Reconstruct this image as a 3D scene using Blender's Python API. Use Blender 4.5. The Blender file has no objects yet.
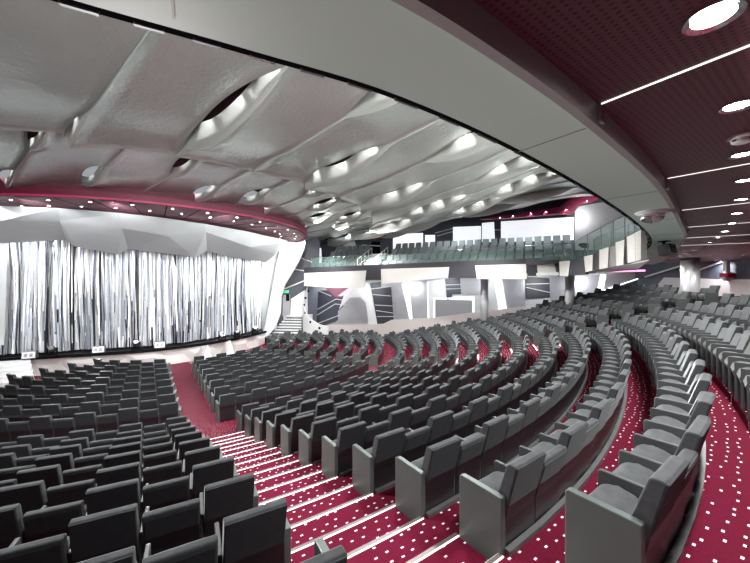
import bpy, bmesh, math, random
from mathutils import Vector, Matrix
random.seed(7)
S = bpy.context.scene
COL = S.collection
PI = math.pi
F, CU, CV, H0 = 333.0, 375.0, 281.5, 4.95      # focal length in pixels, image centre, eye height
CX, CY = -12.5, 22.7                          # centre of the curved rows
KX, KY = -13.5, 21.0                          # centre of the stage canopy
PITCH = 1.05

# ------------------------------------------------------------------ materials
def mat(name, col, rough=.6, metal=0., emit=None, es=0., sheen=0., noise=None, bump=None, alpha=1., trans=0., spec=.5, ior=None):
    m = bpy.data.materials.new(name); m.use_nodes = True
    nt = m.node_tree; b = nt.nodes['Principled BSDF']
    b.inputs['Base Color'].default_value = (*col, 1)
    b.inputs['Roughness'].default_value = rough
    b.inputs['Metallic'].default_value = metal
    b.inputs['Specular IOR Level'].default_value = spec
    if sheen:
        b.inputs['Sheen Weight'].default_value = sheen
        b.inputs['Sheen Roughness'].default_value = .35
        b.inputs['Sheen Tint'].default_value = (.8, .85, .85, 1)
    if emit:
        b.inputs['Emission Color'].default_value = (*emit, 1)
        b.inputs['Emission Strength'].default_value = es
    if alpha < 1: b.inputs['Alpha'].default_value = alpha
    if trans: b.inputs['Transmission Weight'].default_value = trans
    if ior: b.inputs['IOR'].default_value = ior
    if noise or bump:
        tc = nt.nodes.new('ShaderNodeTexCoord')
    if noise:                                  # (scale, spread): mottled colour
        n = nt.nodes.new('ShaderNodeTexNoise'); n.inputs['Scale'].default_value = noise[0]; n.inputs['Detail'].default_value = 5
        r = nt.nodes.new('ShaderNodeMix'); r.data_type = 'RGBA'
        k = noise[1]
        r.inputs['A'].default_value = (*[c*(1-k) for c in col], 1)
        r.inputs['B'].default_value = (*[min(1, c*(1+k)) for c in col], 1)
        nt.links.new(tc.outputs['Object'], n.inputs['Vector']); nt.links.new(n.outputs['Fac'], r.inputs['Factor'])
        nt.links.new(r.outputs['Result'], b.inputs['Base Color'])
    if bump:                                   # (scale, strength, distance)
        n2 = nt.nodes.new('ShaderNodeTexNoise'); n2.inputs['Scale'].default_value = bump[0]; n2.inputs['Detail'].default_value = 3
        bp = nt.nodes.new('ShaderNodeBump'); bp.inputs['Strength'].default_value = bump[1]; bp.inputs['Distance'].default_value = bump[2]
        nt.links.new(tc.outputs['Object'], n2.inputs['Vector']); nt.links.new(n2.outputs['Fac'], bp.inputs['Height'])
        nt.links.new(bp.outputs['Normal'], b.inputs['Normal'])
    return m

def carpet_mat():
    m = bpy.data.materials.new('dotted carpet'); m.use_nodes = True
    nt = m.node_tree; N = nt.nodes; L = nt.links; b = N['Principled BSDF']
    b.inputs['Roughness'].default_value = .95; b.inputs['Specular IOR Level'].default_value = .1
    tc = N.new('ShaderNodeTexCoord'); sp = N.new('ShaderNodeSeparateXYZ'); L.new(tc.outputs['Object'], sp.inputs[0])
    def mth(op, a, c=None, d=None):
        n = N.new('ShaderNodeMath'); n.operation = op
        for i, v in enumerate((a, c, d)):
            if v is None: continue
            if hasattr(v, 'links'): L.new(v, n.inputs[i])
            else: n.inputs[i].default_value = v
        return n.outputs[0]
    x = mth('SUBTRACT', sp.outputs[0], CX); y = mth('SUBTRACT', sp.outputs[1], CY)
    r = mth('SQRT', mth('ADD', mth('MULTIPLY', x, x), mth('MULTIPLY', y, y)))
    ph = mth('MULTIPLY', mth('ARCTAN2', y, x), 19.0)
    gr = mth('DIVIDE', r, .118); cr = mth('FLOOR', gr)
    gp = mth('ADD', mth('DIVIDE', ph, .128), mth('MULTIPLY', mth('MODULO', cr, 2.0), .5)); cp = mth('FLOOR', gp)
    cv = N.new('ShaderNodeCombineXYZ'); L.new(cr, cv.inputs[0]); L.new(cp, cv.inputs[1])
    wn = N.new('ShaderNodeTexWhiteNoise'); wn.noise_dimensions = '2D'; L.new(cv.outputs[0], wn.inputs['Vector'])
    sc = N.new('ShaderNodeSeparateXYZ'); L.new(wn.outputs['Color'], sc.inputs[0])
    fr = mth('ABSOLUTE', mth('SUBTRACT', mth('SUBTRACT', gr, cr), mth('ADD', .3, mth('MULTIPLY', sc.outputs[0], .4))))
    fp = mth('ABSOLUTE', mth('SUBTRACT', mth('SUBTRACT', gp, cp), mth('ADD', .3, mth('MULTIPLY', sc.outputs[1], .4))))
    dot = mth('MULTIPLY', mth('LESS_THAN', fr, .085), mth('LESS_THAN', fp, .112))
    dot = mth('MULTIPLY', dot, mth('LESS_THAN', sc.outputs[2], .85))
    nz = N.new('ShaderNodeTexNoise'); nz.inputs['Scale'].default_value = 60; nz.inputs['Detail'].default_value = 4
    L.new(tc.outputs['Object'], nz.inputs['Vector'])
    m1 = N.new('ShaderNodeMix'); m1.data_type = 'RGBA'
    m1.inputs['A'].default_value = (.070, .004, .015, 1); m1.inputs['B'].default_value = (.165, .008, .031, 1)
    L.new(nz.outputs['Fac'], m1.inputs['Factor'])
    m2 = N.new('ShaderNodeMix'); m2.data_type = 'RGBA'; m2.inputs['B'].default_value = (.85, .80, .80, 1)
    L.new(m1.outputs['Result'], m2.inputs['A']); L.new(dot, m2.inputs['Factor'])
    L.new(m2.outputs['Result'], b.inputs['Base Color'])
    return m

def perforated_mat():
    m = mat('perforated maroon soffit', (.16, .060, .088), .45)
    nt = m.node_tree; N = nt.nodes; L = nt.links; b = N['Principled BSDF']
    tc = N.new('ShaderNodeTexCoord'); v = N.new('ShaderNodeVectorMath'); v.operation = 'SCALE'; v.inputs['Scale'].default_value = 28
    rot = N.new('ShaderNodeVectorRotate'); rot.rotation_type = 'Z_AXIS'; rot.inputs['Angle'].default_value = .96
    L.new(tc.outputs['Object'], rot.inputs['Vector']); L.new(rot.outputs[0], v.inputs[0])
    fr = N.new('ShaderNodeVectorMath'); fr.operation = 'FRACTION'; L.new(v.outputs[0], fr.inputs[0])
    sb = N.new('ShaderNodeVectorMath'); sb.operation = 'SUBTRACT'; sb.inputs[1].default_value = (.5, .5, 0); L.new(fr.outputs[0], sb.inputs[0])
    ml = N.new('ShaderNodeVectorMath'); ml.operation = 'MULTIPLY'; ml.inputs[1].default_value = (1, 1, 0); L.new(sb.outputs[0], ml.inputs[0])
    ln = N.new('ShaderNodeVectorMath'); ln.operation = 'LENGTH'; L.new(ml.outputs[0], ln.inputs[0])
    lt = N.new('ShaderNodeMath'); lt.operation = 'LESS_THAN'; lt.inputs[1].default_value = .26; L.new(ln.outputs['Value'], lt.inputs[0])
    mx = N.new('ShaderNodeMix'); mx.data_type = 'RGBA'; mx.inputs['A'].default_value = (.16, .060, .088, 1); mx.inputs['B'].default_value = (.055, .016, .028, 1)
    L.new(lt.outputs[0], mx.inputs['Factor']); L.new(mx.outputs['Result'], b.inputs['Base Color'])
    return m

M = dict(
    carpet=carpet_mat(),
    perf=perforated_mat(),
    velvet=mat('charcoal velvet', (.050, .054, .058), .85, sheen=.3, noise=(10, .55), spec=.2),
    backdark=mat('dark rear velvet', (.028, .030, .034), .8, sheen=.14, noise=(10, .4), spec=.2),
    plastic=mat('dark seat shell plastic', (.014, .012, .014), .38),
    armgrey=mat('grey armrest laminate', (.055, .060, .063), .5),
    endmetal=mat('brushed grey end panel', (.110, .135, .130), .40, .4, noise=(3, .12)),
    plinth=mat('grey row plinth metal', (.14, .145, .15), .4, .4),
    led=mat('white LED strip', (1, 1, 1), .5, emit=(1, .97, .93), es=.6),
    ledsoft=mat('soft white LED line', (1, 1, 1), .5, emit=(1, .96, .9), es=.5),
    nosing=mat('ribbed metal nosing', (.16, .13, .13), .45, .3),
    silver=mat('hammered silver sheet', (.49, .53, .505), .30, .85, noise=(1.2, .12), bump=(10, .50, .04)),
    flange=mat('silver upturned edge', (.58, .60, .58), .36, .75, bump=(9, .15, .02)),
    darkvoid=mat('dark maroon ceiling void', (.07, .008, .022), .7),
    pale=mat('pale grey-green soffit paint', (.45, .57, .51), .5),
    greyedge=mat('grey rolled soffit edge', (.26, .25, .25), .45),
    black=mat('black rail metal', (.008, .008, .009), .6, spec=.0),
    chrome=mat('polished chrome', (.75, .75, .76), .18, 1),
    maroon=mat('maroon soffit board', (.24, .085, .12), .55),
    pink=mat('fascia with pink light in colour', (.36, .03, .10), .4),  # pink light along the canopy edge put into the colour
    pinkdeep=mat('deep raspberry fascia', (.10, .008, .026), .45),
    pinkled=mat('pink LED strip', (1, .3, .6), .5, emit=(1, .25, .5), es=1),
    white=mat('matt white panel', (.72, .73, .73), .55),
    valance=mat('pale grey faceted panel', (.50, .53, .53), .5, noise=(2.0, .06)),
    cream=mat('cream fascia panel', (.66, .65, .62), .5, noise=(2.5, .05)),
    fdark=mat('charcoal fascia panel', (.035, .036, .045), .5),
    navy=mat('navy wall panel', (.055, .062, .085), .5),
    silverwall=mat('satin silver wall panel', (.50, .51, .54), .38, .6, noise=(1.2, .15)),
    meshwall=mat('grey mesh acoustic panel', (.34, .34, .36), .6, .2, noise=(40, .35)),
    barrier=mat('light stone barrier', (.60, .57, .55), .55, noise=(3, .06)),
    lit=mat('emissive white wall panel', (.9, .92, .95), .5, emit=(.92, .96, 1), es=.30),  # white panels given an emission of their own
    slot=mat('glowing light slot', (1, 1, 1), .5, emit=(.95, .97, 1), es=.7),
    column=mat('satin white column', (.62, .64, .66), .3, .3),
    glass=mat('green tinted glass', (.22, .36, .31), .05, trans=.0, alpha=.16, spec=.8),
    seatgrey=mat('grey balcony upholstery', (.17, .19, .20), .8, sheen=.2),
    stagefloor=mat('black stage floor', (.02, .02, .022), .35),
    stagefront=mat('pale stage front', (.52, .49, .48), .5),
    fabricblk=mat('black backing cloth', (.012, .012, .016), .9),
    t0=mat('bright tinsel', (.90, .91, .94), .35, .3, noise=(9, .12)),
    t1=mat('pale blue tinsel', (.68, .72, .80), .32, .4, noise=(9, .15)),
    t2=mat('grey tinsel', (.42, .45, .50), .32, .5, noise=(9, .2)),
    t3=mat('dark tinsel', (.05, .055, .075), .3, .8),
    t4=mat('warm white tinsel', (.90, .87, .81), .35, .3, noise=(9, .12)),
    lens=mat('lit downlight lens', (1, 1, 1), .3, emit=(.95, .97, 1), es=28),
    smalllens=mat('small lit lens', (1, 1, 1), .3, emit=(1, .97, .95), es=16),
    red=mat('red sign face', (.55, .02, .05), .5),
    green=mat('green lit exit sign', (.1, .6, .3), .5, emit=(.15, .6, .45), es=.12),
    plasticw=mat('white plastic', (.7, .72, .72), .4),
)

# ------------------------------------------------------------------ helpers
def W(x, y, zc): return Vector((x, y, zc + H0))
def pol(R, deg, zc):
    a = math.radians(deg); return W(CX + R*math.cos(a), CY + R*math.sin(a), zc)
def P(u, v, Y): return W((u-CU)/F*Y, Y, -(v-CV)/F*Y)
def project(p):
    if p.y < .05: return None
    return CU + F*p.x/p.y, CV - F*(p.z-H0)/p.y

def link(name, me, m, parent=None):
    o = bpy.data.objects.new(name, me); COL.objects.link(o)
    if m is not None and not me.materials:
        for mm in (m if isinstance(m, (list, tuple)) else [m]): me.materials.append(mm)
    if parent: o.parent = parent
    return o
def obj(name, bm, m, parent=None, smooth=False):
    bmesh.ops.recalc_face_normals(bm, faces=bm.faces)
    me = bpy.data.meshes.new(name); bm.to_mesh(me); bm.free()
    if smooth:
        for p in me.polygons: p.use_smooth = True
    return link(name, me, m, parent)
def raw(name, verts, faces, m, parent=None, smooth=False, mi=None):
    me = bpy.data.meshes.new(name); me.from_pydata([tuple(v) for v in verts], [], faces); me.update()
    if smooth:
        for p in me.polygons: p.use_smooth = True
    o = link(name, me, m, parent)
    if mi: 
        for p, k in zip(me.polygons, mi): p.material_index = k
    return o
def empty(name, loc=(0, 0, 0), rz=0):
    o = bpy.data.objects.new(name, None); COL.objects.link(o); o.location = loc; o.rotation_euler = (0, 0, rz)
    o.empty_display_size = .1
    return o
def tag(o, label, cat, group=None, kind=None):
    o['label'] = label; o['category'] = cat
    if group: o['group'] = group
    if kind: o['kind'] = kind
    return o
def struct(o, label=None, cat=None):
    o['kind'] = 'structure'
    if label: o['label'] = label
    if cat: o['category'] = cat
    return o
def box(bm, lo, hi, bev=0, mtx=None):
    r = bmesh.ops.create_cube(bm, size=1)
    c = [(a+b)/2 for a, b in zip(lo, hi)]; s = [b-a for a, b in zip(lo, hi)]
    vs = r['verts']
    for v in vs: v.co = Vector((v.co.x*s[0]+c[0], v.co.y*s[1]+c[1], v.co.z*s[2]+c[2]))
    if bev:
        es = list({e for v in vs for e in v.link_edges})
        rr = bmesh.ops.bevel(bm, geom=es, offset=bev, segments=2, affect='EDGES', profile=.5)
        vs = list({v for f in rr['faces'] for v in f.verts} | {v for v in vs if v.is_valid})
    if mtx is not None: bmesh.ops.transform(bm, matrix=mtx, verts=vs)
    return vs
def prism_x(bm, prof, x0, x1, bev=0, seg=2):
    """a (y, z) outline pushed along x"""
    a = [bm.verts.new((x0, y, z)) for y, z in prof]; b = [bm.verts.new((x1, y, z)) for y, z in prof]
    n = len(prof)
    fs = [bm.faces.new(a), bm.faces.new(b[::-1])]
    for i in range(n): fs.append(bm.faces.new((a[i], a[(i+1) % n], b[(i+1) % n], b[i])))
    if bev:
        es = list({e for f in fs for e in f.edges})
        bmesh.ops.bevel(bm, geom=es, offset=bev, segments=seg, affect='EDGES', profile=.5)
def cyl(bm, p0, p1, r0, r1=None, n=14):
    p0, p1 = Vector(p0), Vector(p1); d = p1-p0
    r = bmesh.ops.create_cone(bm, cap_ends=True, segments=n, radius1=r0, radius2=r0 if r1 is None else r1, depth=d.length)
    q = d.to_track_quat('Z', 'Y').to_matrix().to_4x4()
    bmesh.ops.transform(bm, matrix=Matrix.Translation((p0+p1)/2) @ q, verts=r['verts'])
def lathe(bm, prof, c, n=20):
    rings = []
    for r, z in prof:
        rings.append([bm.verts.new((c[0]+r*math.cos(2*PI*i/n), c[1]+r*math.sin(2*PI*i/n), c[2]+z)) for i in range(n)])
    for a, b in zip(rings, rings[1:]):
        for i in range(n): bm.faces.new((a[i], a[(i+1) % n], b[(i+1) % n], b[i]))
    if prof[0][0] > 1e-4: bm.faces.new(rings[0][::-1])
    if prof[-1][0] > 1e-4: bm.faces.new(rings[-1])
def flatter(R, deg):
    """the upper rows run a little flatter past the stepped aisle than true circles"""
    m = 0.
    K = [(0, 0), (21.8, .05), (22.86, .5), (23.91, 1.0), (24.96, 1.3), (26.0, 1.05), (60, 1.05)]
    for (r0, m0), (r1, m1) in zip(K, K[1:]):
        if r0 <= R <= r1: m = m0+(m1-m0)*(R-r0)/(r1-r0); break
    t = max(0., min(1., (deg+55.2)/19.0)); t = t*t*(3-2*t)
    return R - .31*m*t
def sector(bm, R0, R1, a0, a1, z0, z1, c=(CX, CY), step=1.5, warp=False):
    """solid ring segment between two radii and two heights (eye-level heights)"""
    n = max(2, int(abs(a1-a0)/step)+1); rows = []
    for i in range(n+1):
        a = math.radians(a0+(a1-a0)*i/n); ca, sa = math.cos(a), math.sin(a)
        rows.append([bm.verts.new((c[0]+R*ca, c[1]+R*sa, z+H0)) for R, z in (((flatter(R0, math.degrees(a)) if warp else R0), z0), ((flatter(R1, math.degrees(a)) if warp else R1), z0), ((flatter(R1, math.degrees(a)) if warp else R1), z1), ((flatter(R0, math.degrees(a)) if warp else R0), z1))])
    for p, q in zip(rows, rows[1:]):
        for k in range(4): bm.faces.new((p[k], p[(k+1) % 4], q[(k+1) % 4], q[k]))
    bm.faces.new(rows[0]); bm.faces.new(rows[-1][::-1])
def slab_poly(name, pts, thick, m, parent=None, direction=None):
    """a planar or slightly bent outline in space with its own thickness, pushed away from the viewer side"""
    pts = [Vector(p) for p in pts]
    if direction is None:
        n = Vector((0, 0, 0)); c = sum(pts, Vector())/len(pts)
        for i in range(len(pts)): n += (pts[i]-c).cross(pts[(i+1) % len(pts)]-c)
        n.normalize()
        if n.dot(c-Vector((0, 0, H0))) < 0: n = -n
    else: n = Vector(direction).normalized()
    bm = bmesh.new()
    a = [bm.verts.new(p) for p in pts]; b = [bm.verts.new(p+n*thick) for p in pts]
    k = len(pts); bm.faces.new(a); bm.faces.new(b[::-1])
    for i in range(k): bm.faces.new((a[i], a[(i+1) % k], b[(i+1) % k], b[i]))
    return obj(name, bm, m, parent)
def plane_hit(u, v, A, B, off=0.0):
    """the point of a vertical wall plane A-B that the sight line through a pixel meets; off brings it towards the room"""
    ax, ay = A; bx, by = B
    n = Vector((by-ay, -(bx-ax))); n.normalize()
    if n.dot(Vector((ax, ay))) > 0: n = -n        # towards the viewer
    d = Vector(((u-CU)/F, 1.0))
    Y = (Vector((ax, ay))+n*off).dot(n)/d.dot(n)
    return P(u, v, Y)
def wall_panel(name, uv, plane, m, parent, off=.06, thick=.05):
    return slab_poly(name, [plane_hit(u, v, *plane, off) for u, v in uv], thick, m, parent)
def bar_on(name, u0, v0, u1, v1, plane, w, m, parent, off=.09):
    a, b = plane_hit(u0, v0, *plane, off), plane_hit(u1, v1, *plane, off)
    bm = bmesh.new(); cyl(bm, a, b, w, n=6)
    return obj(name, bm, m, parent)
ORD = ['', 'first', 'second', 'third', 'fourth', 'fifth', 'sixth', 'seventh', 'eighth', 'ninth', 'tenth', 'eleventh', 'twelfth', 'thirteenth',
       'fourteenth', 'fifteenth', 'sixteenth', 'seventeenth', 'eighteenth', 'nineteenth', 'twentieth']
def ordn(k):
    if k <= 20: return ORD[k]
    tens = {2: 'twent', 3: 'thirt', 4: 'fort', 5: 'fift'}[k//10]
    return tens + 'ieth' if k % 10 == 0 else tens + 'y-' + ORD[k % 10]

# ------------------------------------------------------------------ levels of the seating
A1 = -55.2                                    # edge of the stepped aisle (middle block side)
def Rn(n): return 23.91 - PITCH*n
def zn(n): return -(2.645 + .264*n) if 0 <= n < 9 else (-(2.54+.28*n) if n < 0 else -H0)
NTOP, NBOT = -5, 9
FRONT = [13.04 - 1.043*k for k in range(8)]   # the eight level rows before the stage
AL, AR = -118.0, 34.0
def aisle_l(R): return A1 - math.degrees(math.asin(min(.95, 1.58/R)))
A2L, A2R = -20.4, -16.2                       # second stepped aisle

# floor: level part and raked tiers in one mesh
bm = bmesh.new()
fl = [(-40, -6), (0, -6), (14, 2), (19.5, 10), (21, 26), (10, 33), (-4, 36), (-16, 36), (-40, 28)]
vs = [bm.verts.new((x, y, -.01)) for x, y in fl]; bm.faces.new(vs)
for n in range(NBOT-1, NTOP-1, -1):
    R0, R1 = Rn(n+1), Rn(n)
    zl = zn(n+1)+.135 if n < NBOT-1 else -H0+.09
    for a0, a1 in ((AL, aisle_l(R1)), (A1, A2L), (A2R, AR)):
        sector(bm, R0, R0+.53, a0, a1, -H0-.02, zl, warp=True)
        sector(bm, R0+.53, R1, a0, a1, -H0-.02, zn(n), warp=True)
sector(bm, Rn(NTOP), 33.5, AL, AR, -H0-.02, zn(NTOP))
floor = struct(obj('floor', bm, M['carpet']), 'red carpeted floor with white dots rising in curved tiers', 'floor')

for nm, lab, f0, f1 in (('stairs_main', 'red carpeted stepped aisle with lit white nosings between two seat blocks', aisle_l, lambda R: A1),
                    ('stairs_far', 'red carpeted stepped aisle crossing the far rows', lambda R: A2L, lambda R: A2R)):
    st = struct(empty(nm), lab, 'aisle steps')
    bm = bmesh.new()
    for n in range(NBOT-1, NTOP-1, -1):
        R0, R1 = Rn(n+1), Rn(n)
        a0, a1 = f0(R1), f1(R1)
        zl = zn(n+1)+.135 if n < NBOT-1 else -H0+.09
        sector(bm, R0, R0+.53, a0, a1, -H0-.02, zl, warp=True)
        sector(bm, R0+.53, R1, a0, a1, -H0-.02, zn(n), warp=True)
        for R, z in ((R0, zl), (R0+.53, zn(n))):
            b2 = bmesh.new(); sector(b2, R-.006, R+.034, a0+.1, a1, z-.004, z+.010, warp=True)
            o = obj('nosing', b2, M['nosing'], st)
            b2 = bmesh.new(); sector(b2, R+.035, R+.047, a0+.1, a1, z-.002, z+.009, warp=True)
            obj('light_strip', b2, M['led'], o)
            b2 = bmesh.new(); sector(b2, R-.018, R-.007, a0+.1, a1, z-.018, z-.004, warp=True)
            obj('light_strip', b2, M['led'], o)
    obj('treads', bm, M['carpet'], st)

# plinths behind the raked rows
k = 0
for n in range(NBOT, NTOP-1, -1):
    R = Rn(n); zt = zn(n)+.135 if n < NBOT else -H0+.09
    for a0, a1 in ((-80, aisle_l(R)), (A1, A2L), (A2R, 5)):
        k += 1
        bm = bmesh.new(); sector(bm, R+.02, R+.075, a0+.12, a1, zt-.02, zt+.045, warp=True)
        struct(obj('trim_%d' % k, bm, M['plinth']))

# ------------------------------------------------------------------ theatre seats
def seat_meshes():
    d = {}
    def fin(name, bm, m, smooth=False):
        bmesh.ops.recalc_face_normals(bm, faces=bm.faces)
        me = bpy.data.meshes.new(name); bm.to_mesh(me); bm.free(); me.materials.append(m)
        if smooth:
            for p in me.polygons: p.use_smooth = True
        d[name] = me
    for kind, Ht in (('tall', .965), ('short', .835)):
        lean = .125*(Ht-.30)/.665
        bm = bmesh.new()
        prism_x(bm, [(.0, .40), (.14, .40), (-lean+.095, Ht-.02), (-lean+.075, Ht), (-lean+.005, Ht), (-lean-.008, Ht-.02)], -.255, .255, .012)
        fin('backrest_'+kind, bm, M['velvet'])
        bm = bmesh.new()
        w = .249 if kind == 'tall' else .238
        zt = Ht-.012 if kind == 'tall' else Ht-.05
        yr = lambda z: -.010-(lean+.008)*(z-.42)/(Ht-.44)
        prism_x(bm, [(yr(.56), .56), (yr(.56)+.02, .56), (yr(zt)+.02, zt), (yr(zt), zt)], -w, w, .004, 1)
        fin('rear_panel_'+kind, bm, M['backdark'])
    bm = bmesh.new(); prism_x(bm, [(-.006, .03), (.04, .03), (.06, .42), (.03, .57), (-.046, .57), (-.016, .42)], -.252, .252, .006, 1)
    fin('back_shell', bm, M['plastic'])
    bm = bmesh.new()
    prof = [(.07, .33), (.07, .52), (.20, .575)]
    for i in range(7):
        a = math.radians(100-i*31); prof.append((.315+.13*math.cos(a), .45+.13*math.sin(a)))
    prof += [(.30, .31)]
    prism_x(bm, prof, -.205, .205, .028, 3)
    fin('seat_cushion', bm, M['velvet'], False)
    bm = bmesh.new(); prism_x(bm, [(.0, .0), (.46, .0), (.46, .61), (.44, .625), (.0, .625)], -.019, .019, .006, 1)
    fin('armrest', bm, M['armgrey'])
    bm = bmesh.new(); prism_x(bm, [(-.02, -.02), (.47, -.02), (.47, .635), (.45, .655), (-.02, .655)], -.034, .034, .010, 2)
    fin('end_panel', bm, M['endmetal'])
    return d
SM = seat_meshes()
# the far rows: the same shapes merged with fewer faces
def low_seat(kind, ends):
    Ht = .965 if kind == 'tall' else .835; lean = .125*(Ht-.30)/.665
    V, Fc, Mi = [], [], []
    def pr(prof, x0, x1, mi):
        b = len(V); n = len(prof)
        V.extend((x0, y, z) for y, z in prof); V.extend((x1, y, z) for y, z in prof)
        Fc.append(tuple(range(b+n-1, b-1, -1))); Mi.append(mi); Fc.append(tuple(range(b+n, b+2*n))); Mi.append(mi)
        for i in range(n): Fc.append((b+i, b+(i+1) % n, b+n+(i+1) % n, b+n+i)); Mi.append(mi)
    pr([(.0, .40), (.14, .40), (-lean+.09, Ht), (-lean, Ht)], -.25, .25, 0)
    pr([(-.03, .56), (-.01, .56), (-lean+.01, Ht-.015), (-lean-.014, Ht-.015)], -.245, .245, 1)
    pr([(-.006, .03), (.04, .03), (.05, .42), (.03, .57), (-.044, .57), (-.014, .42)], -.252, .252, 2)
    pr([(.07, .30), (.07, .52), (.20, .575), (.32, .58), (.41, .54), (.44, .45), (.40, .32)], -.205, .205, 0)
    pr([(.0, .0), (.46, .0), (.46, .625), (.0, .625)], .256, .294, 3)
    if ends[0]: pr([(-.02, -.02), (.47, -.02), (.47, .655), (-.02, .655)], -.315, -.25, 4)
    if ends[1]: pr([(-.02, -.02), (.47, -.02), (.47, .655), (-.02, .655)], .25, .315, 4)
    return V, Fc, Mi

seats = []
def row(R, z, a0, a1, frombeg, block, rowname, endends=(True, True)):
    """seats .55 m apart along an arc; frombeg says from which end they are counted"""
    da = math.degrees(.55/R); n = int((a1-a0)/da + .25)
    for i in range(n):
        k = i if frombeg else n-1-i
        a = a0+da*(i+.5) if frombeg else a1-da*(n-1-i+.5)
        ends = (i == 0 and endends[0], i == n-1 and endends[1])
        seats.append(dict(R=flatter(R, a), z=z, a=a, k=k, tall=(k % 2 == 0), ends=ends, block=block, row=rowname))
for n in range(NBOT, NTOP-1, -1):
    R, z = Rn(n), zn(n)
    rn = '%s row behind the cross aisle' % ordn(NBOT-n+1)
    if n < -1: R -= .10
    fe = {9: 19, 8: 17, 7: 14.5, 6: 12.5, 5: 10, 4: 8, 3: 6.5, 2: 5, 1: 4, 0: 3.2, -1: 2.6, -2: 2, -3: 1.5, -4: 1, -5: .5}[n]
    row(R, z, A1+.1-math.degrees(.014*max(0, n)/R) if n > -2 else A1+4, A2L, True, 'middle block', rn)
    row(R, z, A2R, fe, True, 'far block', rn)
    if n >= -1: row(R, z, -100, aisle_l(R)-.1, False, 'side block', rn)
for j, R in enumerate(FRONT):
    rn = '%s row from the stage' % ordn(8-j)
    a0 = A1-math.degrees(math.asin(.52/R)); al = A1-math.degrees(math.asin(1.72/R))
    fe = 26+(13.04-R)*2.4
    row(R, -H0, a0, A2L-1, True, 'middle block', rn)
    row(R, -H0, A2R+2, fe, True, 'far block', rn)
    row(R, -H0, -112, al, False, 'side block', rn)

def in_view(s, pad):
    a = math.radians(s['a']); x, y = CX+s['R']*math.cos(a), CY+s['R']*math.sin(a)
    for dz in (.95, .55):
        q = project(W(x, y, s['z']+dz))
        if q and -pad < q[0] < 750+pad and -pad < q[1] < 563+pad: return True
    return False
for s in seats:
    a = math.radians(s['a']); s['x'], s['y'] = CX+s['R']*math.cos(a), CY+s['R']*math.sin(a)
    s['d'] = math.sqrt(s['x']**2+s['y']**2+(s['z']+.6)**2)
    s['in'] = in_view(s, 14) and math.hypot(s['x']-(690-CU)/F*16.4, s['y']-16.4) > .75
# rows with z beyond the frame stay out; near misses go with the far rows
ind = sorted([s for s in seats if s['in']], key=lambda s: s['d'])
NIND = 300
first = ind[:NIND]
rest = [s for s in seats if s not in first and in_view(s, 190) and math.hypot(s['x']-(690-CU)/F*16.4, s['y']-16.4) > .75]
print('seats', len(seats), 'in view', len(ind), 'rest', len(rest))
for s in first:
    kind = 'tall' if s['tall'] else 'short'
    root = empty('theatre_seat', (s['x'], s['y'], s['z']+H0), math.radians(s['a'])+PI/2)
    lead = 'tall-backed' if s['tall'] else 'low-backed'
    tag(root, '%s grey seat, %s from the stepped aisle, %s, %s' % (lead, ordn(s['k']+1), s['row'], s['block']), 'theatre seat',
        'theatre seats in the curved rows')
    link('backrest', SM['backrest_'+kind], None, root)
    link('rear_panel', SM['rear_panel_'+kind], None, root)
    link('back_shell', SM['back_shell'], None, root)
    link('seat_cushion', SM['seat_cushion'], None, root)
    if not s['ends'][1]:
        o = link('armrest', SM['armrest'], None, root); o.location = (.275, 0, 0)
    for e, sx in ((0, -1), (1, 1)):
        if s['ends'][e]:
            o = link('end_panel', SM['end_panel'], None, root); o.location = (sx*.285, 0, 0)
V, Fc, Mi = [], [], []
for s in rest:
    v, f, mi = low_seat('tall' if s['tall'] else 'short', s['ends'])
    t = math.radians(s['a'])+PI/2; c, sn = math.cos(t), math.sin(t); b = len(V)
    V.extend((s['x']+x*c-y*sn, s['y']+x*sn+y*c, s['z']+H0+z) for x, y, z in v)
    Fc.extend(tuple(i+b for i in q) for q in f); Mi.extend(mi)
o = raw('theatre_seat_rows', V, Fc, [M['velvet'], M['backdark'], M['plastic'], M['armgrey'], M['endmetal']], mi=Mi)
tag(o, 'many more grey theatre seats in curved rows reaching towards stage and far walls', 'theatre seats', 'theatre seats in the curved rows', 'stuff')

# ------------------------------------------------------------------ balcony above the viewer
ring = struct(empty('ceiling_balcony'), 'pale grey curved balcony soffit band with dark lip', 'balcony soffit')
def smooth_line(pl, k=6):
    out = []
    n = len(pl)
    for i in range(n-1):
        p0, p1, p2, p3 = (Vector(pl[max(0, i-1)]), Vector(pl[i]), Vector(pl[i+1]), Vector(pl[min(n-1, i+2)]))
        for s in range(k):
            t = s/k
            q = .5*((2*p1)+(-p0+p2)*t+(2*p0-5*p1+4*p2-p3)*t*t+(-p0+3*p1-3*p2+p3)*t**3)
            out.append((q.x, q.y))
    out.append(tuple(pl[-1])); return out
def poly_offset(pl, d):
    out = []
    for i, p in enumerate(pl):
        a = Vector(pl[max(0, i-1)]); b = Vector(pl[min(len(pl)-1, i+1)]); t = (b-a).normalized()
        n = Vector((-t.y, t.x)); out.append((p[0]+n.x*d, p[1]+n.y*d))
    return out
def ribbon(bm, la, lb, z0, z1):
    pv = None; first_ = None
    for (x, y), (x2, y2) in zip(la, lb):
        c = [bm.verts.new(W(x, y, z0)), bm.verts.new(W(x2, y2, z0)), bm.verts.new(W(x2, y2, z1)), bm.verts.new(W(x, y, z1))]
        if pv:
            for a in range(4): bm.faces.new((pv[a], pv[(a+1) % 4], c[(a+1) % 4], c[a]))
        else: bm.faces.new(c)
        pv = c
    bm.faces.new(pv[::-1])
def cpt(R, a): return (CX+R*math.cos(math.radians(a)), CY+R*math.sin(math.radians(a)))
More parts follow.
